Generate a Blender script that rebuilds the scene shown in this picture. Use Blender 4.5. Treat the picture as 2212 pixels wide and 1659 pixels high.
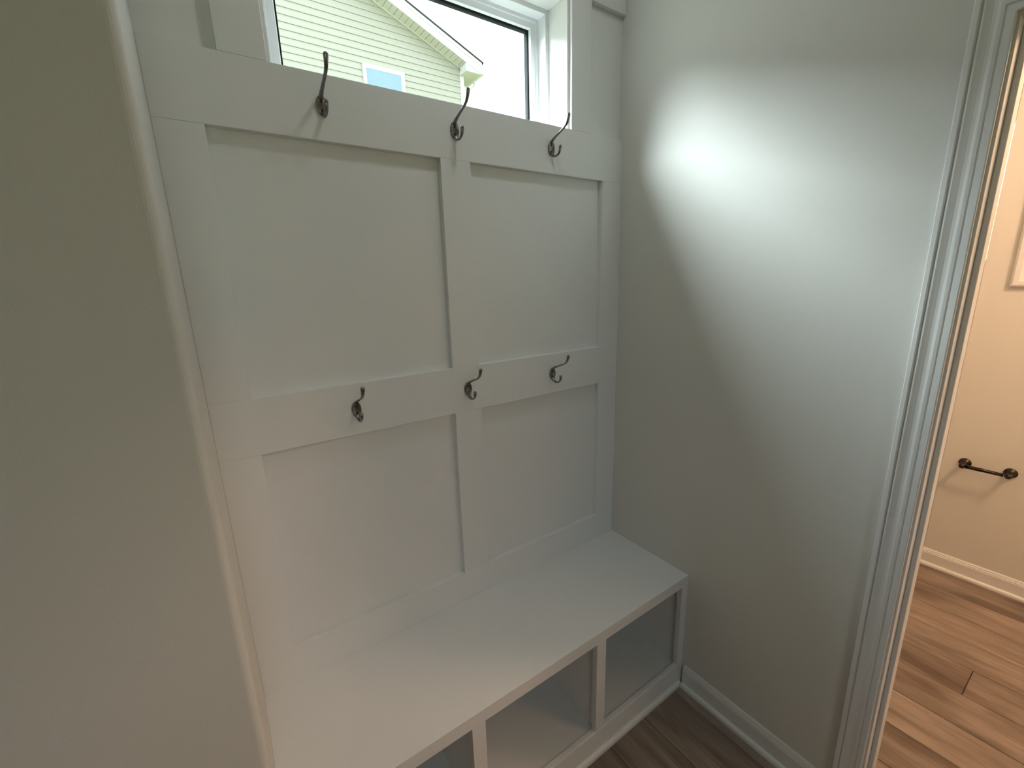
import bpy, bmesh, math, random
from mathutils import Vector, Matrix

random.seed(7)
for o in list(bpy.data.objects):
    bpy.data.objects.remove(o, do_unlink=True)
SC = bpy.context.scene
COL = SC.collection

# ------------------------------------------------------------------ camera
CAM_POS = Vector((-1.3243, -1.1906, 1.5802))
YAW, PITCH, ROLL, FPX = 0.5975, -0.2338, -0.0281, 939.5
def make_camera():
    cy, sy = math.cos(YAW), math.sin(YAW)
    f = Vector((sy * math.cos(PITCH), cy * math.cos(PITCH), math.sin(PITCH)))
    r = Vector((cy, -sy, 0)); u = r.cross(f)
    r2 = r * math.cos(ROLL) + u * math.sin(ROLL)
    u2 = -r * math.sin(ROLL) + u * math.cos(ROLL)
    cd = bpy.data.cameras.new('camera'); cd.sensor_fit = 'HORIZONTAL'
    cd.sensor_width = 36.0; cd.lens = 36.0 * FPX / 2212.0
    cd.clip_start = 0.02; cd.clip_end = 500
    co = bpy.data.objects.new('camera', cd); COL.objects.link(co)
    m = Matrix(((r2.x, u2.x, -f.x, CAM_POS.x), (r2.y, u2.y, -f.y, CAM_POS.y),
                (r2.z, u2.z, -f.z, CAM_POS.z), (0, 0, 0, 1)))
    co.matrix_world = m
    SC.camera = co
make_camera()

# ------------------------------------------------------------------ sky, exposure
SKY_STRENGTH = 3.0
SKY_COLOR = (0.85, 0.96, 1.0)
w = bpy.data.worlds.new('overcast_sky'); SC.world = w; w.use_nodes = True
bg = w.node_tree.nodes['Background']
bg.inputs[0].default_value = (*SKY_COLOR, 1); bg.inputs[1].default_value = SKY_STRENGTH
SC.view_settings.view_transform = 'Standard'
SC.view_settings.look = 'None'
SC.view_settings.gamma = 1.0
SC.view_settings.use_curve_mapping = False
SC.view_settings.exposure = 0.25

SUN_DIR, SUN_STRENGTH, SUN_ANGLE, SUN_COLOR = Vector((-0.62, 0.47, 0.75)), 43.0, 60.0, (0.82, 0.95, 1.0)   # bright haze behind the neighbouring house
sd = bpy.data.lights.new('hazy_sun', 'SUN'); sd.energy = SUN_STRENGTH; sd.angle = math.radians(SUN_ANGLE); sd.color = SUN_COLOR
so = bpy.data.objects.new('hazy_sun', sd); COL.objects.link(so)
so.rotation_euler = SUN_DIR.to_track_quat('Z', 'Y').to_euler(); so.location = (-8, 5, 9)
HALL_FILL_W, HALL_FILL_COL = 1.6, (1.0, 0.80, 0.66)  # unseen hall lamp, added as warm fill
BENCH_FILL_W, BENCH_FILL_COL = 1.7, (0.92, 0.98, 1.0)  # unseen ceiling light, added above the bench to brighten the panelling
BATH_LAMP_W, BATH_LAMP_COL = 52.0, (1.0, 0.67, 0.44)

def portal(name, loc, rot, sx, sy):
    ld = bpy.data.lights.new(name, 'AREA'); ld.shape = 'RECTANGLE'; ld.size = sx; ld.size_y = sy
    ld.cycles.is_portal = True
    lo = bpy.data.objects.new(name, ld); COL.objects.link(lo)
    lo.location = loc; lo.rotation_euler = rot
portal('window_daylight', (-0.6915, 0.182, 2.25), (math.radians(-90), 0, 0), 0.90, 0.42)
portal('bathroom_window_daylight', (2.76, -0.51, 2.0), (0, math.radians(90), 0), 0.80, 0.26)

# ------------------------------------------------------------------ materials
MATS = {}
def nodes_of(name):
    m = bpy.data.materials.new(name); m.use_nodes = True
    nt = m.node_tree; b = nt.nodes['Principled BSDF']
    MATS[name] = m
    return m, nt, b
def paint(name, col, rough=0.5, bump=0.02, scale=350, var=0.03, spec=0.5):
    m, nt, b = nodes_of(name)
    tc = nt.nodes.new('ShaderNodeTexCoord')
    n1 = nt.nodes.new('ShaderNodeTexNoise'); n1.inputs['Scale'].default_value = 2.3; n1.inputs['Detail'].default_value = 3
    nt.links.new(tc.outputs['Object'], n1.inputs['Vector'])
    mx = nt.nodes.new('ShaderNodeMix'); mx.data_type = 'RGBA'
    mx.inputs[6].default_value = (*[c * (1 - var) for c in col], 1)
    mx.inputs[7].default_value = (*[min(1, c * (1 + var)) for c in col], 1)
    nt.links.new(n1.outputs['Fac'], mx.inputs[0]); nt.links.new(mx.outputs[2], b.inputs['Base Color'])
    b.inputs['Roughness'].default_value = rough
    b.inputs['Specular IOR Level'].default_value = spec
    if bump:
        n2 = nt.nodes.new('ShaderNodeTexNoise'); n2.inputs['Scale'].default_value = scale; n2.inputs['Detail'].default_value = 2
        nt.links.new(tc.outputs['Object'], n2.inputs['Vector'])
        bp = nt.nodes.new('ShaderNodeBump'); bp.inputs['Strength'].default_value = bump; bp.inputs['Distance'].default_value = 0.002
        nt.links.new(n2.outputs['Fac'], bp.inputs['Height']); nt.links.new(bp.outputs['Normal'], b.inputs['Normal'])
    return m
def metal(name, col, rough, metallic=1.0):
    m, nt, b = nodes_of(name)
    tc = nt.nodes.new('ShaderNodeTexCoord')
    n1 = nt.nodes.new('ShaderNodeTexNoise'); n1.inputs['Scale'].default_value = 60
    nt.links.new(tc.outputs['Object'], n1.inputs['Vector'])
    mr = nt.nodes.new('ShaderNodeMapRange'); mr.inputs[3].default_value = rough * 0.8; mr.inputs[4].default_value = rough * 1.25
    nt.links.new(n1.outputs['Fac'], mr.inputs[0]); nt.links.new(mr.outputs[0], b.inputs['Roughness'])
    b.inputs['Base Color'].default_value = (*col, 1); b.inputs['Metallic'].default_value = metallic
    return m
def glass(name, tint=(1, 1, 1)):
    m = bpy.data.materials.new(name); m.use_nodes = True; nt = m.node_tree; nt.nodes.clear()
    out = nt.nodes.new('ShaderNodeOutputMaterial'); mix = nt.nodes.new('ShaderNodeMixShader')
    tr = nt.nodes.new('ShaderNodeBsdfTransparent'); gl = nt.nodes.new('ShaderNodeBsdfGlossy'); lw = nt.nodes.new('ShaderNodeLayerWeight')
    tr.inputs[0].default_value = (*tint, 1); gl.inputs['Roughness'].default_value = 0.0; lw.inputs[0].default_value = 0.5
    pw = nt.nodes.new('ShaderNodeMath'); pw.operation = 'POWER'; pw.inputs[1].default_value = 5.0
    ma = nt.nodes.new('ShaderNodeMath'); ma.operation = 'MULTIPLY_ADD'; ma.inputs[1].default_value = 0.96; ma.inputs[2].default_value = 0.04
    nt.links.new(lw.outputs['Facing'], pw.inputs[0]); nt.links.new(pw.outputs[0], ma.inputs[0])
    nt.links.new(ma.outputs[0], mix.inputs[0]); nt.links.new(tr.outputs[0], mix.inputs[1]); nt.links.new(gl.outputs[0], mix.inputs[2])
    nt.links.new(mix.outputs[0], out.inputs[0]); MATS[name] = m
    return m
def emit(name, col, s):
    m, nt, b = nodes_of(name)
    b.inputs['Base Color'].default_value = (*col, 1)
    b.inputs['Emission Color'].default_value = (*col, 1); b.inputs['Emission Strength'].default_value = s
    return m
def plank_mat(name):
    m, nt, b = nodes_of(name)
    tc = nt.nodes.new('ShaderNodeTexCoord'); oi = nt.nodes.new('ShaderNodeObjectInfo')
    off = nt.nodes.new('ShaderNodeVectorMath'); off.operation = 'SCALE'
    comb = nt.nodes.new('ShaderNodeCombineXYZ')
    for i in range(3): nt.links.new(oi.outputs['Random'], comb.inputs[i])
    nt.links.new(comb.outputs[0], off.inputs[0]); off.inputs['Scale'].default_value = 37.0
    add = nt.nodes.new('ShaderNodeVectorMath'); add.operation = 'ADD'
    nt.links.new(tc.outputs['Object'], add.inputs[0]); nt.links.new(off.outputs[0], add.inputs[1])
    def noise(sx, sy, sc, det, dist=0.0):
        mp = nt.nodes.new('ShaderNodeMapping'); mp.inputs['Scale'].default_value = (sx, sy, 1)
        nt.links.new(add.outputs[0], mp.inputs['Vector'])
        n = nt.nodes.new('ShaderNodeTexNoise'); n.inputs['Scale'].default_value = sc; n.inputs['Detail'].default_value = det
        n.inputs['Distortion'].default_value = dist
        nt.links.new(mp.outputs[0], n.inputs['Vector']); return n
    big = noise(6.0, 1.1, 2.0, 4, 0.6); fine = noise(60, 2.5, 2.5, 5, 0.3)
    r1 = nt.nodes.new('ShaderNodeValToRGB')
    r1.color_ramp.elements[0].position = 0.28; r1.color_ramp.elements[0].color = (0.145, 0.106, 0.080, 1)
    r1.color_ramp.elements[1].position = 0.68; r1.color_ramp.elements[1].color = (0.345, 0.274, 0.222, 1)
    nt.links.new(big.outputs['Fac'], r1.inputs[0])
    r2 = nt.nodes.new('ShaderNodeValToRGB')
    r2.color_ramp.elements[0].position = 0.35; r2.color_ramp.elements[0].color = (0.84, 0.83, 0.82, 1)
    r2.color_ramp.elements[1].position = 0.65; r2.color_ramp.elements[1].color = (1.05, 1.05, 1.05, 1)
    nt.links.new(fine.outputs['Fac'], r2.inputs[0])
    mu = nt.nodes.new('ShaderNodeMix'); mu.data_type = 'RGBA'; mu.blend_type = 'MULTIPLY'; mu.inputs[0].default_value = 1
    nt.links.new(r1.outputs[0], mu.inputs[6]); nt.links.new(r2.outputs[0], mu.inputs[7])
    hv = nt.nodes.new('ShaderNodeHueSaturation')
    mr = nt.nodes.new('ShaderNodeMapRange'); mr.inputs[3].default_value = 0.90; mr.inputs[4].default_value = 1.08
    nt.links.new(oi.outputs['Random'], mr.inputs[0]); nt.links.new(mr.outputs[0], hv.inputs['Value'])
    nt.links.new(mu.outputs[2], hv.inputs['Color']); nt.links.new(hv.outputs[0], b.inputs['Base Color'])
    b.inputs['Roughness'].default_value = 0.55; b.inputs['Specular IOR Level'].default_value = 0.15
    bp = nt.nodes.new('ShaderNodeBump'); bp.inputs['Strength'].default_value = 0.12; bp.inputs['Distance'].default_value = 0.002
    nt.links.new(fine.outputs['Fac'], bp.inputs['Height']); nt.links.new(bp.outputs['Normal'], b.inputs['Normal'])
    return m
def lawn_mat(name):
    m, nt, b = nodes_of(name)
    tc = nt.nodes.new('ShaderNodeTexCoord'); n = nt.nodes.new('ShaderNodeTexNoise'); n.inputs['Scale'].default_value = 1.5; n.inputs['Detail'].default_value = 8
    nt.links.new(tc.outputs['Object'], n.inputs['Vector'])
    r = nt.nodes.new('ShaderNodeValToRGB')
    r.color_ramp.elements[0].position = 0.3; r.color_ramp.elements[0].color = (0.062, 0.074, 0.028, 1)
    r.color_ramp.elements[1].position = 0.7; r.color_ramp.elements[1].color = (0.108, 0.118, 0.045, 1)
    nt.links.new(n.outputs['Fac'], r.inputs[0]); nt.links.new(r.outputs[0], b.inputs['Base Color']); b.inputs['Roughness'].default_value = 0.9
    return m

WALL = paint('greige_wall_paint', (0.68, 0.668, 0.62), 0.60, 0.10, 420, 0.02, 0.2)
WHITE = paint('white_board_paint', (0.80, 0.805, 0.80), 0.42, 0.03, 300, 0.015)
TRIM = paint('white_trim_paint', (0.76, 0.755, 0.735), 0.33, 0.015, 200, 0.015)
BENCHP = paint('white_bench_paint', (0.80, 0.805, 0.80), 0.42, 0.02, 260, 0.015)
CEIL = paint('ceiling_paint', (0.78, 0.77, 0.74), 0.8, 0.05, 300, 0.02)
VINYL = paint('white_window_vinyl', (0.80, 0.81, 0.82), 0.3, 0, 1, 0.01)
GASKET = paint('black_rubber_gasket', (0.010, 0.013, 0.013), 0.9, 0, 1, 0.05, 0.1)
SIDING = paint('cream_vinyl_siding', (0.375, 0.37, 0.32), 0.55, 0.03, 120, 0.03)
SOFFIT = paint('cream_soffit_vinyl', (0.56, 0.545, 0.48), 0.55, 0, 1, 0.03)
EXTWHITE = paint('white_exterior_trim', (0.66, 0.67, 0.68), 0.45, 0, 1, 0.02)
SHINGLE = paint('charcoal_shingle', (0.03, 0.032, 0.038), 0.85, 0.3, 60, 0.3)
PAINTED_SKY = paint('painted_sky_window', (0.22, 0.33, 0.50), 0.12, 0, 1, 0.12)  # sky reflection painted in as a blue base colour
NICKEL = metal('antique_nickel', (0.25, 0.24, 0.23), 0.26)
BRONZE = metal('oil_rubbed_bronze', (0.045, 0.034, 0.028), 0.30, 0.85)
PLANK = plank_mat('wood_plank')
SUBFLOOR = paint('dark_seam', (0.02, 0.014, 0.01), 0.9, 0, 1, 0.1)
LAWN = lawn_mat('lawn_grass')
GLASS = glass('clear_glass', (0.975, 0.985, 0.98))
MIRROR = metal('mirror_silver', (0.85, 0.86, 0.86), 0.02)

# ------------------------------------------------------------------ helpers
def link(name, me, mat, parent=None, smooth=False):
    o = bpy.data.objects.new(name, me); COL.objects.link(o)
    if mat is not None and not me.materials: me.materials.append(mat)
    if smooth:
        for p in me.polygons: p.use_smooth = True
    if parent is not None: o.parent = parent
    return o
def bm_to(name, bm, mat, parent=None, smooth=False):
    bmesh.ops.recalc_face_normals(bm, faces=bm.faces)
    me = bpy.data.meshes.new(name); bm.to_mesh(me); bm.free()
    return link(name, me, mat, parent, smooth)
def bm_box(bm, x0, x1, y0, y1, z0, z1, bevel=0.0, seg=1):
    r = bmesh.ops.create_cube(bm, size=1.0); vs = r['verts']
    for v in vs:
        v.co.x = x0 if v.co.x < 0 else x1; v.co.y = y0 if v.co.y < 0 else y1; v.co.z = z0 if v.co.z < 0 else z1
    if bevel > 0:
        es = list({e for v in vs for e in v.link_edges})
        bmesh.ops.bevel(bm, geom=es, offset=bevel, segments=seg, affect='EDGES', profile=0.5)
def box(name, x0, x1, y0, y1, z0, z1, mat, parent=None, bevel=0.0, seg=1):
    bm = bmesh.new(); bm_box(bm, x0, x1, y0, y1, z0, z1, bevel, seg)
    return bm_to(name, bm, mat, parent)
def boxes(name, lst, mat, parent=None):
    bm = bmesh.new()
    for b in lst: bm_box(bm, *b)
    return bm_to(name, bm, mat, parent)
def prism(name, pts0, pts1, mat, parent=None, smooth=False):
    """solid between two corresponding outlines"""
    bm = bmesh.new(); n = len(pts0)
    a = [bm.verts.new(p) for p in pts0]; b = [bm.verts.new(p) for p in pts1]
    for i in range(n):
        j = (i + 1) % n; bm.faces.new((a[i], a[j], b[j], b[i]))
    bm.faces.new(a[::-1]); bm.faces.new(b)
    return bm_to(name, bm, mat, parent, smooth)
def ring(name, prof, x0, x1, z0, z1, mat, parent=None):
    """closed profile [(inset, y)] swept round a rectangle in the x-z plane"""
    bm = bmesh.new(); loops = []
    for (s, y) in prof:
        loops.append([bm.verts.new(p) for p in ((x0 + s, y, z0 + s), (x1 - s, y, z0 + s), (x1 - s, y, z1 - s), (x0 + s, y, z1 - s))])
    n = len(prof)
    for i in range(n):
        A, B = loops[i], loops[(i + 1) % n]
        for k in range(4):
            l = (k + 1) % 4; bm.faces.new((A[k], A[l], B[l], B[k]))
    return bm_to(name, bm, mat, parent)
def tube(name, pts, radii, mat, parent=None, seg=14, flat=None):
    """smooth tube through pts (Catmull-Rom), rounded ends; flat = (sx, sn) cross-section scale"""
    P = [Vector(p) for p in pts]; out = []; rr = []
    n = len(P); sub = 6
    for i in range(n - 1):
        p0 = P[max(i - 1, 0)]; p1 = P[i]; p2 = P[i + 1]; p3 = P[min(i + 2, n - 1)]
        for k in range(sub):
            t = k / sub
            q = 0.5 * ((2 * p1) + (-p0 + p2) * t + (2 * p0 - 5 * p1 + 4 * p2 - p3) * t * t + (-p0 + 3 * p1 - 3 * p2 + p3) * t ** 3)
            out.append(q); rr.append(radii[i] * (1 - t) + radii[i + 1] * t)
    out.append(P[-1]); rr.append(radii[-1])
    d0 = (out[0] - out[1]).normalized(); d1 = (out[-1] - out[-2]).normalized()
    r1 = rr[-1]; e = out[-1]
    for a in (30, 55, 75, 88):
        out.append(e + d1 * r1 * math.sin(math.radians(a))); rr.append(r1 * math.cos(math.radians(a)))
    r0 = rr[0]; s = out[0]
    pre = [(s + d0 * r0 * math.sin(math.radians(a)), r0 * math.cos(math.radians(a))) for a in (88, 75, 55, 30)]
    out = [p for p, _ in pre] + out; rr = [r for _, r in pre] + rr
    bm = bmesh.new(); prev = None; side = Vector((1, 0, 0)); first = None
    for i, q in enumerate(out):
        t = (out[min(i + 1, len(out) - 1)] - out[max(i - 1, 0)]).normalized()
        sd = (side - t * side.dot(t))
        if sd.length < 1e-4: sd = Vector((0, 1, 0)) - t * t.y
        sd.normalize(); nr = t.cross(sd); side = sd
        fx, fn = flat if flat else (1, 1)
        loop = [bm.verts.new(q + sd * math.cos(2 * math.pi * k / seg) * rr[i] * fx + nr * math.sin(2 * math.pi * k / seg) * rr[i] * fn) for k in range(seg)]
        if prev:
            for k in range(seg):
                l = (k + 1) % seg; bm.faces.new((prev[k], prev[l], loop[l], loop[k]))
        else: first = loop
        prev = loop
    bm.faces.new(first[::-1]); bm.faces.new(prev)
    return bm_to(name, bm, mat, parent, True)
def lathe(name, prof, origin, axis, mat, parent=None, seg=32, sx=1.0, sy=1.0):
    """prof [(radius, height)] turned about axis through origin"""
    bm = bmesh.new(); ax = Vector(axis).normalized()
    q = Vector((0, 0, 1)).rotation_difference(ax); prev = None
    O = Vector(origin)
    for (r, h) in prof:
        loop = [bm.verts.new(O + q @ Vector((r * sx * math.cos(2 * math.pi * k / seg), r * sy * math.sin(2 * math.pi * k / seg), h))) for k in range(seg)]
        if prev:
            for k in range(seg):
                l = (k + 1) % seg; bm.faces.new((prev[k], prev[l], loop[l], loop[k]))
        else: bm.faces.new(loop[::-1])
        prev = loop
    bm.faces.new(prev)
    return bm_to(name, bm, mat, parent, True)
def empty(name, loc=(0, 0, 0)):
    o = bpy.data.objects.new(name, None); COL.objects.link(o); o.location = loc; o.empty_display_size = 0.1
    return o
def struct(o, label, cat):
    o['kind'] = 'structure'; o['label'] = label; o['category'] = cat
    return o
def tag(o, label, cat, group=None):
    o['label'] = label; o['category'] = cat
    if group: o['group'] = group
    return o
def copy_tree(o, parent=None):
    c = o.copy(); COL.objects.link(c); c.parent = parent
    for ch in list(o.children): copy_tree(ch, c)
    return c

# ------------------------------------------------------------------ key dimensions (metres)
XL = -1.3612            # left side of the bench niche
YREC = 0.019            # recessed plane of the panelling; boards stand out to y = 0
YEXT = 0.165            # outside face of back wall
CEILZ = 2.74
YST = -0.385             # face of the left wall beside the niche
WT = 0.0915              # right wall thickness
DY1, DY2, DZ = -0.958, -1.720, 2.035   # doorway jamb faces and head
XB, YBB = 1.7146, -0.709               # bathroom far wall and window wall
YF = -2.70              # wall behind camera
XFL = -4.2
WX0, WX1, WZ0, WZ1 = -1.127, -0.257, 2.050, 2.437    # clear opening of the high window

# ------------------------------------------------------------------ walls, ceiling
hx0, hx1, hz0, hz1 = WX0 - 0.020, WX1 + 0.020, WZ0 - 0.020, WZ1 + 0.020
wb = boxes('wall_back', [(XL, hx0, YREC, YEXT, 0, CEILZ), (hx1, 0.0, YREC, YEXT, 0, CEILZ),
                         (hx0, hx1, YREC, YEXT, 0, hz0), (hx0, hx1, YREC, YEXT, hz1, CEILZ)], WHITE)
struct(wb, 'white panelled wall of the bench niche with a high window in it', 'wall')

r = 0.014
arc = [(XL - r + r * math.sin(a), YST + r - r * math.cos(a)) for a in [math.radians(d) for d in range(0, 91, 15)]]
poly = [(XFL, YEXT), (XFL, YST)] + arc + [(XL, YEXT)]
wl = prism('wall_left', [(x, y, 0) for x, y in poly], [(x, y, CEILZ) for x, y in poly], WALL)
struct(wl, 'greige wall at the left with a rounded corner beside the niche', 'wall')
wl.data.polygons.foreach_set('use_smooth', [False] * len(wl.data.polygons))

wr = boxes('wall_right', [(0, WT, DY1 + 0.019, YEXT, 0, CEILZ), (0, WT, DY2 - 0.019, DY1 + 0.019, DZ + 0.019, CEILZ),
                          (0, WT, YF, DY2 - 0.019, 0, CEILZ)], WALL)
struct(wr, 'greige wall at the right of the bench, lit by the window', 'wall')
gd = (-1.85, -1.00, 1.15, 2.35)   # window added behind the viewpoint to light the hall: x0 x1 z0 z1
struct(boxes('wall_front', [(XFL, gd[0], YF - 0.12, YF, 0, CEILZ), (gd[1], XB + 0.1, YF - 0.12, YF, 0, CEILZ),
       (gd[0], gd[1], YF - 0.12, YF, 0, gd[2]), (gd[0], gd[1], YF - 0.12, YF, gd[3], CEILZ)], WALL), 'greige hall wall behind the viewpoint', 'wall')
portal('added_window_daylight', ((gd[0] + gd[1]) / 2, YF - 0.13, (gd[2] + gd[3]) / 2), (math.radians(90), 0, 0), 0.85, 1.2)  # portal for the added fill window
struct(box('wall_end', XFL - 0.12, XFL, YF, YEXT, 0, CEILZ, WALL), 'greige wall at the far end of the hall', 'wall')
XB2, YB2 = 2.60, -0.25                # window wall beyond the corner of the bathroom wall, and its back wall
bw = (-0.64, -0.38, 1.592, 2.42)       # bathroom window opening y0 y1 z0 z1
struct(boxes('wall_bathroom_window', [(XB2, XB2 + 0.15, -0.829, bw[0], 0, CEILZ), (XB2, XB2 + 0.15, bw[1], YB2 + 0.15, 0, CEILZ),
      (XB2, XB2 + 0.15, bw[0], bw[1], 0, bw[2]), (XB2, XB2 + 0.15, bw[0], bw[1], bw[3], CEILZ)], WALL),
      'bathroom wall with a window, seen as a sliver past the doorway jamb', 'wall')
struct(box('wall_bathroom_back', WT, XB2, YB2, YB2 + 0.15, 0, CEILZ, WALL), 'back wall of the bathroom, hidden behind the doorway jamb', 'wall')
struct(boxes('wall_bathroom', [(XB, XB + 0.12, YF, YBB, 0, CEILZ), (XB + 0.12, XB2, YBB - 0.12, YBB, 0, CEILZ)], WALL), 'warmly lit bathroom wall seen through the doorway', 'wall')
struct(box('ceiling', XFL - 0.12, XB2 + 0.15, YF - 0.12, YEXT, CEILZ, CEILZ + 0.15, CEIL), 'flat white ceiling over hall and bathroom', 'ceiling')

# ------------------------------------------------------------------ panelling boards on the back wall
BV = 0.0012
xa, xb_, xc, xd = -1.2726, -0.7329, -0.6373, -0.0977
z1, z2, z3, z4, zb = 1.9158, 1.3204, 1.1759, 0.5977, 0.4910
zt, zrt = 2.0599, 2.4470
wxl, wxr, xlp, xrp = -1.1363, -0.2473, -1.2288, -0.1611
def board(name, x0, x1, z0, z1_):
    return box(name, x0, x1, 0.0, YREC, z0, z1_, WHITE, wb, BV, 2)
board('rail', XL, 0, z1, zt); board('rail', XL, 0, z3, z2); board('rail', XL, 0, zb - 0.006, z4)
board('rail', XL, 0, zrt, zrt + 0.14)
for (p, q) in ((XL, xa), (xb_, xc), (xd, 0)):
    board('stile', p, q, z4, z3); board('stile', p, q, z2, z1)
board('stile', xlp, wxl, zt, zrt); board('stile', wxr, xrp, zt, zrt)

# ------------------------------------------------------------------ high window
win = struct(empty('window_1', ((WX0 + WX1) / 2, 0.1, WZ0)), 'high white picture window above the panelled niche wall', 'window')
def into(o, p):   # parent keeping world place
    o.parent = p; o.matrix_parent_inverse = Matrix.Translation(p.location).inverted(); return o
def wpart(o): return into(o, win)
YJ0, YJ1 = 0.012, 0.104
wpart(box('jamb', WX0 - 0.0085, WX0, YJ0, YJ1, WZ0, WZ1, TRIM, None, 0.0008))
wpart(box('jamb', WX1, WX1 + 0.0085, YJ0, YJ1, WZ0, WZ1, TRIM, None, 0.0008))
wpart(box('head_jamb', WX0 - 0.0085, WX1 + 0.0085, YJ0, YJ1, WZ1, WZ1 + 0.0085, TRIM, None, 0.0008))
wpart(box('sill', WX0 - 0.0085, WX1 + 0.0085, YJ0, YJ1, WZ0 - 0.0085, WZ0, TRIM, None, 0.0008))
fr = wpart(ring('window_frame', [(-0.018, 0.104), (0.013, 0.104), (0.014, 0.105), (0.014, 0.142), (0.024, 0.142), (0.0255, 0.1425), (0.0255, 0.1455),
                                 (0.042, 0.1455), (0.042, 0.176), (-0.018, 0.176)], WX0, WX1, WZ0, WZ1, VINYL))
wpart(ring('glazing_bead', [(0.042, 0.1455), (0.0435, 0.1455), (0.0468, 0.1535), (0.0455, 0.1540), (0.0455, 0.157), (0.042, 0.157)], WX0, WX1, WZ0, WZ1, VINYL))
wpart(ring('gasket', [(0.0455, 0.1540), (0.0510, 0.1550), (0.0510, 0.1735), (0.0455, 0.1735)], WX0, WX1, WZ0, WZ1, GASKET))
wpart(box('pane', WX0 + 0.0490, WX1 - 0.0490, 0.1572, 0.1600, WZ0 + 0.0490, WZ1 - 0.0490, GLASS))

# ------------------------------------------------------------------ floor with planks
fl = struct(box('floor', XFL, XB2, YF, YREC, -0.06, -0.006, SUBFLOOR), 'brown wood plank floor running through hall and bathroom', 'floor')
def plank(x0, x1, y0, y1):
    g = 0.0010
    o = box('plank', x0 + g - (x0 + x1) / 2, x1 - g - (x0 + x1) / 2, y0 + g - y0, y1 - g - y0, -0.006, 0.0, PLANK, fl, 0.0014)
    o.location = ((x0 + x1) / 2, y0, 0)
edges_bath = [0.0995, 0.277, 0.455, 0.633, 0.811, 0.986, 1.160, 1.330, 1.508, XB, 1.900, 2.078, 2.256, 2.434, XB2]
ends_bath = {0.811: -1.039}
rows = [(edges_bath[i], edges_bath[i + 1], YB2) for i in range(len(edges_bath) - 1)]
x = 0.0995; nx = -0.055
while x > XFL + 0.01:
    rows.append((max(nx, XFL), x, 0.0 if x > XL else YST)); x = nx; nx -= 0.178
for (p, q, top) in rows:
    if p >= XB - 0.001:
        plank(p, q, YBB, top); continue
    y = ends_bath.get(p, top - random.uniform(0.10, 0.42) if p > 0 else top - random.uniform(0.75, 1.2))
    ys = [top, y]
    while ys[-1] > YF + 1.22: ys.append(ys[-1] - 1.22)
    if ys[-1] > YF + 0.02: ys.append(YF)
    for i in range(len(ys) - 1): plank(p, q, ys[i + 1], ys[i])

# ------------------------------------------------------------------ baseboards
BB = [(0, 0), (0.012, 0), (0.012, 0.072), (0.0105, 0.074), (0.0105, 0.079), (0.008, 0.083), (0.0065, 0.0895), (0.004, 0.093), (0, 0.093)]
def qround(r, h):
    return [(0, 0), (r, 0)] + [(r * math.cos(a), h - r + r * math.sin(a)) for a in [math.radians(d) for d in range(0, 91, 15)]] + [(0, h)]
SH = [(0.012, 0), (0.024, 0)] + [(0.012 + 0.012 * math.cos(math.radians(d)), 0.007 + 0.012 * math.sin(math.radians(d))) for d in range(0, 91, 15)]
def base_run(name, wallx, y0, y1, label):
    b = prism(name, [(wallx - t, y0, z) for t, z in BB], [(wallx - t, y1, z) for t, z in BB], TRIM)
    struct(b, label, 'baseboard')
    s = prism('shoe_moulding', [(wallx - t, y0, z) for t, z in SH], [(wallx - t, y1, z) for t, z in SH], TRIM, b)
    return b
YBF = -0.3832          # bench front face
base_run('baseboard_right', 0.0, -0.8936, YBF - 0.0125, 'white moulded baseboard between bench and doorway')
base_run('baseboard_bathroom', XB, YF, YBB, 'white moulded baseboard along the warmly lit bathroom wall')

# ------------------------------------------------------------------ doorway trim
door = struct(empty('door_1', (0, (DY1 + DY2) / 2, 0)), 'white cased doorway opening into the bathroom', 'doorway')
CI = 0.005; CW = 0.0600
CP = [(0, 0), (0, 0.0085), (0.002, 0.010), (0.0125, 0.0105), (0.0135, 0.0085), (0.0150, 0.0085), (0.0165, 0.0110), (0.0215, 0.0118),
      (0.0270, 0.0108), (0.0320, 0.0112), (0.0380, 0.0135), (0.0430, 0.0160), (0.0455, 0.0160), (0.0465, 0.0135), (0.0485, 0.0135),
      (0.0495, 0.0175), (0.0510, 0.0185), (0.0585, 0.0185), (0.0600, 0.0170), (0.0600, 0)]
def casing(xface, sg, name='casing'):
    a, b_, zt_ = DY1 + CI, DY2 - CI, DZ + CI
    X = lambda t: xface + sg * t
    into(prism(name, [(X(t), a + w_, 0) for w_, t in CP], [(X(t), a + w_, zt_ + w_) for w_, t in CP], TRIM), door)
    into(prism(name, [(X(t), b_ - w_, 0) for w_, t in CP], [(X(t), b_ - w_, zt_ + w_) for w_, t in CP], TRIM), door)
    into(prism('head_casing', [(X(t), a + w_, zt_ + w_) for w_, t in CP], [(X(t), b_ - w_, zt_ + w_) for w_, t in CP], TRIM), door)
casing(0.0, -1); casing(WT, 1)
into(box('jamb', 0, WT, DY1, DY1 + 0.0185, 0, DZ, TRIM, None, 0.001), door)
into(box('jamb', 0, WT, DY2 - 0.0185, DY2, 0, DZ, TRIM, None, 0.001), door)
into(box('head_jamb', 0, WT, DY2 - 0.0185, DY1 + 0.0185, DZ, DZ + 0.0185, TRIM, None, 0.001), door)
sx0, sx1 = 0.034, 0.072
into(box('door_stop', sx0, sx1, DY1 - 0.011, DY1, 0, DZ, TRIM, None, 0.002, 2), door)
into(box('door_stop', sx0, sx1, DY2, DY2 + 0.011, 0, DZ, TRIM, None, 0.002, 2), door)
into(box('door_stop', sx0, sx1, DY2 + 0.011, DY1 - 0.011, DZ - 0.011, DZ, TRIM, None, 0.002, 2), door)

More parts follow.
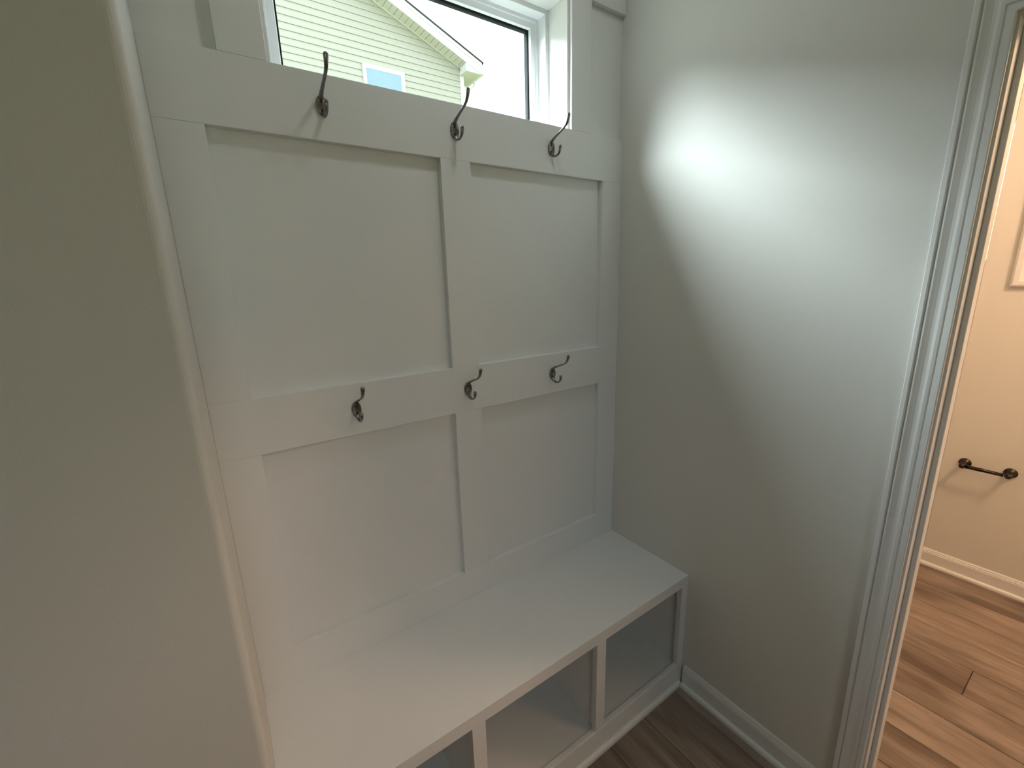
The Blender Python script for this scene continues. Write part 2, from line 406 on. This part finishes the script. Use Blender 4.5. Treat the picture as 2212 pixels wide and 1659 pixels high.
# ------------------------------------------------------------------ bathroom window
w2 = struct(empty('window_2', (XB2 + 0.1, (bw[0] + bw[1]) / 2, bw[2])), 'narrow bright sliver of bathroom window beside the doorway', 'window')
def yz_frame(name, x0, x1, ins):
    bm = bmesh.new(); y0, y1, z0, z1_ = bw
    for q in ((y0, y0 + ins, z0, z1_), (y1 - ins, y1, z0, z1_), (y0 + ins, y1 - ins, z0, z0 + ins), (y0 + ins, y1 - ins, z1_ - ins, z1_)):
        bm_box(bm, x0, x1, *q)
    return bm_to(name, bm, VINYL)
into(yz_frame('window_frame', XB2 + 0.07, XB2 + 0.13, 0.028), w2)
into(box('pane', XB2 + 0.098, XB2 + 0.101, bw[0] + 0.026, bw[1] - 0.026, bw[2] + 0.026, bw[3] - 0.026, GLASS), w2)
d2 = struct(empty('window_added', ((gd[0] + gd[1]) / 2, YF - 0.06, gd[2])), 'unseen white framed window added behind the viewpoint for fill light', 'window')
for (p, q) in ((gd[0], gd[1]),):
    into(ring('window_frame', [(0, YF - 0.08), (0.07, YF - 0.08), (0.07, YF - 0.04), (0, YF - 0.04)], p, q, gd[2], gd[3], TRIM), d2)
    into(box('pane', p + 0.068, q - 0.068, YF - 0.063, YF - 0.060, gd[2] + 0.068, gd[3] - 0.068, GLASS), d2)

# ------------------------------------------------------------------ storage bench
bench = tag(empty('storage_bench', ((XL + 0) / 2, YBF / 2, 0)), 'white built-in storage bench with three open cubbies under the panelled wall', 'bench')
def bp(o): return into(o, bench)
FR = 0.019
bp(box('bench_top', XL, -0.0005, YBF, -0.0002, 0.470, 0.4910, BENCHP, None, 0.0006, 2))
ZT0 = 0.4515      # lower edge of the face band
ZB0 = 0.1000      # top of the bottom face rail
bp(box('front_rail', XL, -0.0005, YBF, YBF + FR, ZT0, 0.470, BENCHP))
bp(box('bottom_rail', XL, -0.0005, YBF, YBF + FR, 0.0005, ZB0, BENCHP, None, 0.0012))
stl = [(XL, -1.3300), (-0.9300, -0.8900), (-0.4760, -0.4360), (-0.0350, -0.0005)]
for (p, q) in stl: bp(box('front_stile', p, q, YBF, YBF + FR, ZB0, ZT0, BENCHP, None, 0.0006))
yi = YBF + FR
bp(box('cubby_floor', XL, -0.0005, yi, 0.0, 0.078, 0.0965, BENCHP))
bp(box('cubby_back', XL, -0.0005, -0.008, -0.0002, 0.0965, 0.470, BENCHP))
for (p, q) in ((XL, -1.342), (-0.920, -0.902), (-0.466, -0.448), (-0.0200, -0.0005)):
    bp(box('divider', p, q, yi + 0.0012, -0.008, 0.0965, 0.470, BENCHP))
SHB = qround(0.012, 0.019)
bp(prism('shoe_moulding', [(XL, YBF - t, z) for t, z in SHB], [(-0.0125, YBF - t, z) for t, z in SHB], TRIM))

# ------------------------------------------------------------------ coat hooks
def make_hook():
    h = empty('coat_hook', (0, 0, 0))
    # oval dished back plate, front towards -y
    pl = lathe('back_plate', [(0.0005, 0.0), (0.0135, 0.0), (0.0140, 0.0012), (0.0138, 0.0030), (0.0128, 0.0042), (0.0118, 0.0044), (0.0108, 0.0036), (0.0085, 0.0026), (0.0005, 0.0022)],
               (0, 0, 0), (0, -1, 0), NICKEL, h, 36, 0.95, 1.62)
    up = [(0, -0.0030, 0.0160), (0, -0.0100, 0.0225), (0, -0.0220, 0.0280), (0, -0.0440, 0.0365), (0, -0.0640, 0.0440), (0, -0.0760, 0.0520), (0, -0.0830, 0.0630), (0, -0.0860, 0.0740)]
    tube('upper_prong', up, [0.0050, 0.0045, 0.0038, 0.0033, 0.0033, 0.0036, 0.0044, 0.0052], NICKEL, h, 16, (1.15, 0.85))
    lo = [(0, -0.0030, -0.0170), (0, -0.0100, -0.0235), (0, -0.0200, -0.0275), (0, -0.0320, -0.0265), (0, -0.0420, -0.0195), (0, -0.0460, -0.0100), (0, -0.0455, -0.0035)]
    tube('lower_prong', lo, [0.0048, 0.0042, 0.0034, 0.0032, 0.0034, 0.0042, 0.0046], NICKEL, h, 16, (1.15, 0.9))
    for dz in (0.0085, -0.0095):
        s = lathe('screw', [(0.0005, 0), (0.0028, 0), (0.0028, 0.0006), (0.0018, 0.0013), (0.0005, 0.0015)], (0.0, -0.0024, dz), (0, -1, 0), BRONZE, pl, 14)
    return h
hook0 = make_hook()
hl = {('t', 0): 'dark nickel double coat hook at left of the top row, below the window',
      ('t', 1): 'dark nickel double coat hook in the middle of the top row, below the window',
      ('t', 2): 'dark nickel double coat hook at right of the top row, by the window corner',
      ('b', 0): 'dark nickel double coat hook at left of the lower row, on the middle rail',
      ('b', 1): 'dark nickel double coat hook in the middle of the lower row, where boards cross',
      ('b', 2): 'dark nickel double coat hook at right of the lower row, nearest the right wall'}
first = True
for row, z in (('t', 1.9905), ('b', 1.2480)):
    for i, x in enumerate((-1.0330, -0.6845, -0.3365)):
        h = hook0 if first else copy_tree(hook0)
        first = False
        h.location = (x, 0.0, z); tag(h, hl[(row, i)], 'hook', 'coat hooks on the panelled wall')

# ------------------------------------------------------------------ bathroom fittings
tp = tag(empty('toilet_paper_holder', (XB, -0.869, 0.618)), 'dark bronze toilet paper holder on the warm bathroom wall', 'paper holder')
for y in (-0.7910, -0.9467):
    m = into(lathe('mount', [(0.0005, 0), (0.0235, 0), (0.0240, 0.003), (0.0225, 0.006), (0.0195, 0.0075), (0.0185, 0.0105), (0.0150, 0.0130), (0.0095, 0.020),
                             (0.0085, 0.040), (0.0095, 0.048), (0.0120, 0.054), (0.0130, 0.061), (0.0120, 0.068), (0.0080, 0.073), (0.0005, 0.075)],
                   (XB, y, 0.618), (-1, 0, 0), BRONZE), tp)
rx, rz = XB - 0.061, 0.618
into(lathe('roller', [(0.0005, 0), (0.0094, 0.0), (0.0094, 0.062), (0.0084, 0.064), (0.0082, 0.128), (0.0005, 0.128)], (rx, -0.8030, rz), (0, -1, 0), BRONZE), tp)

mc = tag(empty('medicine_cabinet', (XB, -1.03, 1.488)), 'pale moulded frame on the bathroom wall above the paper holder', 'cabinet')
cy0, cy1, cz0, cz1 = -1.300, -0.8045, 1.488, 2.148
into(box('cabinet_body', XB - 0.012, XB, cy0 + 0.02, cy1 - 0.02, cz0 + 0.02, cz1 - 0.02, TRIM), mc)
FP = [(0, 0), (0, 0.014), (0.008, 0.020), (0.026, 0.021), (0.036, 0.017), (0.060, 0.016), (0.082, 0.013), (0.090, 0.0121), (0.090, 0.0)]
FPc = [(s, max(t, 0.0)) for s, t in FP]
def fpiece(p0, p1, q0, q1):
    # p0->p1 outer edge, sweeps inward by inset s (mitred)
    a = [(XB - t, p0[0] + q0[0] * s, p0[1] + q0[1] * s) for s, t in FPc]
    b = [(XB - t, p1[0] + q1[0] * s, p1[1] + q1[1] * s) for s, t in FPc]
    into(prism('frame_moulding', a, b, TRIM), mc)
A, B, C_, D_ = (cy1, cz0), (cy0, cz0), (cy0, cz1), (cy1, cz1)
ia, ib, ic, id_ = (-1, 1), (1, 1), (1, -1), (-1, -1)
fpiece(A, B, ia, ib); fpiece(B, C_, ib, ic); fpiece(C_, D_, ic, id_); fpiece(D_, A, id_, ia)
into(box('mirror_door', XB - 0.0135, XB - 0.012, cy0 + 0.090, cy1 - 0.090, cz0 + 0.090, cz1 - 0.090, MIRROR), mc)

# ------------------------------------------------------------------ lamps out of view (bathroom ceiling, and added fill for the hall)
def ceiling_lamp(loc, col, watts, label, rad=0.15):
    e = tag(empty('ceiling_lamp', loc), label, 'lamp')
    into(lathe('lamp_base', [(0.001, 0), (rad, 0), (rad, 0.02), (rad * 0.94, 0.03), (0.001, 0.03)], loc, (0, 0, -1), NICKEL, None, 32), e)
    gm = emit('lamp_glass_' + label.split()[0], col, watts * 0.15)
    into(lathe('lamp_globe', [(rad * 0.92, 0.03), (rad * 0.90, 0.05), (rad * 0.75, 0.085), (rad * 0.45, 0.105), (0.001, 0.11)], loc, (0, 0, -1), gm, None, 32), e)
    ld = bpy.data.lights.new('bulb', 'POINT'); ld.energy = watts; ld.color = col; ld.shadow_soft_size = 0.13
    lo = bpy.data.objects.new('bulb', ld); COL.objects.link(lo); lo.location = (loc[0], loc[1], loc[2] - 0.26); 
ceiling_lamp((0.95, -1.75, CEILZ), BATH_LAMP_COL, BATH_LAMP_W, 'warm dome lamp on the bathroom ceiling')
ceiling_lamp((-2.1, -2.15, CEILZ), HALL_FILL_COL, HALL_FILL_W, 'dim dome lamp added on the hall ceiling as unseen fill')

def bench_fill(loc, col, watts, label):
    e = tag(empty('added_fill_fixture', loc), label, 'lamp')
    into(lathe('trim_ring', [(0.072, 0.0), (0.095, 0.0), (0.094, 0.004), (0.080, 0.007), (0.072, 0.007)], loc, (0, 0, -1), TRIM, None, 32), e)
    gm = emit('bench_fill_lens', col, 3.0)
    into(lathe('lens', [(0.001, 0.0), (0.071, 0.0), (0.071, 0.003), (0.001, 0.003)], loc, (0, 0, -1), gm, None, 32), e)
    ld = bpy.data.lights.new('bench_fill', 'AREA'); ld.shape = 'DISK'; ld.size = 0.14; ld.energy = watts; ld.color = col
    lo = bpy.data.objects.new('bench_fill', ld); COL.objects.link(lo); lo.location = (loc[0], loc[1], loc[2] - 0.009)
bench_fill((-0.62, -0.45, CEILZ), BENCH_FILL_COL, BENCH_FILL_W, 'unseen fill light added in the ceiling above the bench')

# ------------------------------------------------------------------ outside: unseen upper storey added to block sky light, lawn
struct(box('wall_sky_blocker', XFL - 3, WT, YF, YEXT, CEILZ + 0.15, 5.7, SIDING), 'unseen upper storey, added to block sky light from the house opposite', 'wall')
struct(box('wall_sky_blocker_eave', XFL - 3.3, WT + 0.3, YF - 0.35, YEXT + 0.35, 5.7, 5.9, EXTWHITE), 'unseen eave of the added upper storey', 'wall')
def lawn():
    bm = bmesh.new(); n = 40
    grid = {}
    for i in range(n + 1):
        for j in range(n + 1):
            x = -60 + 160 * i / n; y = -60 + 160 * j / n
            d = math.hypot(x - 2, y)
            h = -0.45 + max(0, (d - 22)) * 0.30 * min(1, max(0, (d - 22) / 20))
            h += 0.25 * math.sin(x * 0.21) * math.sin(y * 0.17) * min(1, max(0, (d - 16) / 20))
            grid[i, j] = bm.verts.new((x, y, min(h, 5.6)))
    for i in range(n):
        for j in range(n):
            bm.faces.new((grid[i, j], grid[i + 1, j], grid[i + 1, j + 1], grid[i, j + 1]))
    return bm_to('lawn', bm, LAWN, None, True)
struct(lawn(), 'green lawn rising to a bank outside the bathroom window', 'lawn')

# ------------------------------------------------------------------ neighbouring house
D = 7.19; OV = 0.26; SL = 0.4048
XR, XRID = 3.4365, -1.20; XLE = 2 * XRID - XR
def zs(x): return 5.5913 + SL * (3.357 - x) if x >= XRID else 5.5913 + SL * (3.357 - (2 * XRID - x))
NH = tag(empty('neighbouring_house', (XRID, D, -0.45)), 'cream sided gable-end house seen through the high window', 'house')
def np_(o): return into(o, NH)
zr = zs(XRID); zl = zs(XR)
core = [(XLE, -0.45), (XR, -0.45), (XR, zl), (XRID, zr), (XLE, zl)]
np_(prism('house_wall', [(x, D + 0.02, z) for x, z in core], [(x, D + 9, z) for x, z in core], SIDING))
pitch = 0.1016
zline0 = 5.5913 - 0.0385     # a course's drip edge
k0 = int((zline0 + 0.45) / pitch); zz = zline0 - k0 * pitch
while zz < zr - 0.02:
    zlo, zhi = zz, zz + pitch - 0.001
    def xr(z): return XR - 0.079 if z <= zs(XR - 0.079) else XRID + (zr - z) / SL
    def xl(z): return 2 * XRID - xr(z)
    zhi = min(zhi, zr - 0.01)
    a, b_ = xr(zlo + 0.0), xr(zhi)
    lo_l, hi_l = xl(zlo), xl(zhi)
    yb0, yt0 = D - 0.013, D - 0.001
    P0 = [(lo_l, yb0, zlo), (lo_l, D + 0.018, zlo), (hi_l, D + 0.018, zhi), (hi_l, yt0, zhi), (lo_l + (hi_l - lo_l) * 0.12, yb0 - 0.001, zlo + (zhi - zlo) * 0.12)]
    P1 = [(a, yb0, zlo), (a, D + 0.018, zlo), (b_, D + 0.018, zhi), (b_, yt0, zhi), (a + (b_ - a) * 0.12, yb0 - 0.001, zlo + (zhi - zlo) * 0.12)]
    np_(prism('siding_board', P0, P1, SIDING))
    zz += pitch
for xx in (XR - 0.079, XLE):
    np_(box('corner_post', xx, xx + 0.079, D - 0.022, D + 0.02, -0.45, zl - 0.14 + (0.1 if xx < 0 else 0.1), EXTWHITE))
# rake soffit slats, fascia, roof
def slope_pt(x, dz): return zs(x) + dz
xe = 3.690; xel = 2 * XRID - xe
step = 0.1016 * math.cos(math.atan(SL))
for sgn in (1, -1):
    u = 0.0
    lim = XR - 0.079 - XRID
    while u < lim - 0.01:
        u1 = min(u + step - 0.009, lim)
        xA, xB2 = XRID + sgn * u, XRID + sgn * u1
        np_(prism('soffit_slat', [(xA, D - 0.0145, zs(xA)), (xB2, D - 0.0145, zs(xB2)), (xB2, D - 0.0145, zs(xB2) + 0.013), (xA, D - 0.0145, zs(xA) + 0.013)],
                  [(xA, D - OV, zs(xA)), (xB2, D - OV, zs(xB2)), (xB2, D - OV, zs(xB2) + 0.013), (xA, D - OV, zs(xA) + 0.013)], SOFFIT))
        u += step
    E_ = xe if sgn > 0 else xel
    def band(name, d0, d1, y0, y1, mat, ext=0.0):
        Ex = E_ + sgn * ext
        np_(prism(name, [(XRID, y0, zs(XRID) + d0), (Ex, y0, zs(Ex) + d0), (Ex, y0, zs(Ex) + d1), (XRID, y0, zs(XRID) + d1)],
                  [(XRID, y1, zs(XRID) + d0), (Ex, y1, zs(Ex) + d0), (Ex, y1, zs(Ex) + d1), (XRID, y1, zs(XRID) + d1)], mat))
    band('soffit_channel', -0.022, 0.0, D - 0.026, D - 0.0145, SOFFIT, -0.34)
    band('fascia', -0.006, 0.118, D - OV - 0.018, D - OV, EXTWHITE)
    band('rake_trim', 0.119, 0.178, D - OV - 0.030, D - OV, EXTWHITE)
    band('roof', 0.180, 0.204, D - OV - 0.045, D + 9.2, SHINGLE, 0.035)
    band('roof_deck', 0.014, 0.178, D - OV + 0.001, D + 9.1, EXTWHITE, -0.02)
    # eave return box with its own soffit
    xi = 3.360 if sgn > 0 else 2 * XRID - 3.360
    a0, a1 = sorted((xi, E_ - sgn * 0.001))
    zbot = zs(E_) - 0.006
    zi = zs(xi)
    pts = [(xi, zbot), (E_ - sgn * 0.001, zbot), (E_ - sgn * 0.001, zbot + 0.004), (xi, zi - 0.004)]
    np_(prism('eave_return', [(x_, D - OV - 0.004, z_) for x_, z_ in pts], [(x_, D - 0.023, z_) for x_, z_ in pts], EXTWHITE))
    b0, b1 = sorted((XR if sgn > 0 else XLE, E_ - sgn * 0.001))
    np_(box('eave_soffit', b0 + (0.001 if sgn > 0 else 0), b1, D - 0.022, D + 9, zbot, zbot + 0.010, SOFFIT))
    np_(box('return_soffit', a0 + 0.01, a1 - 0.01, D - OV + 0.012, D - 0.024, zbot - 0.006, zbot - 0.0005, SOFFIT))
    g0, g1 = sorted((E_ + sgn * 0.001, E_ + sgn * 0.10))
    np_(prism('gutter', [(E_ + sgn * 0.001, D - OV - 0.02, zbot), (E_ + sgn * 0.060, D - OV - 0.02, zbot), (E_ + sgn * 0.100, D - OV - 0.02, zbot + 0.06), (E_ + sgn * 0.105, D - OV - 0.02, zbot + 0.105), (E_ + sgn * 0.001, D - OV - 0.02, zbot + 0.105)],
              [(E_ + sgn * 0.001, D + 9, zbot), (E_ + sgn * 0.060, D + 9, zbot), (E_ + sgn * 0.100, D + 9, zbot + 0.06), (E_ + sgn * 0.105, D + 9, zbot + 0.105), (E_ + sgn * 0.001, D + 9, zbot + 0.105)], EXTWHITE))
    S = XR if sgn > 0 else XLE
    np_(tube('downspout', [(E_ + sgn * 0.035, D + 0.06, zbot + 0.005), (E_ + sgn * 0.035, D + 0.06, zbot - 0.07), (E_ - sgn * 0.02, D + 0.06, zbot - 0.15), (S + sgn * 0.11, D + 0.06, zbot - 0.24), (S + sgn * 0.050, D + 0.06, zbot - 0.33), (S + sgn * 0.050, D + 0.06, zbot - 0.6), (S + sgn * 0.050, D + 0.06, -0.3)],
              [0.034] * 7, EXTWHITE, None, 12))
# window on the gable wall
nx0, nx1, nz1 = 1.4625, 2.2124, 5.2530; nz0 = nz1 - 1.25
nw = np_(ring('window_frame', [(0, D - 0.038), (0.0, D - 0.014), (0.064, D - 0.014), (0.064, D - 0.026), (0.050, D - 0.038)], nx0, nx1, nz0, nz1, EXTWHITE))
np_(box('window_pane', nx0 + 0.062, nx1 - 0.062, D - 0.022, D - 0.015, nz0 + 0.062, nz1 - 0.062, PAINTED_SKY))
np_(box('window_rail', nx0 + 0.064, nx1 - 0.064, D - 0.034, D - 0.0225, (nz0 + nz1) / 2 - 0.02, (nz0 + nz1) / 2 + 0.02, EXTWHITE))
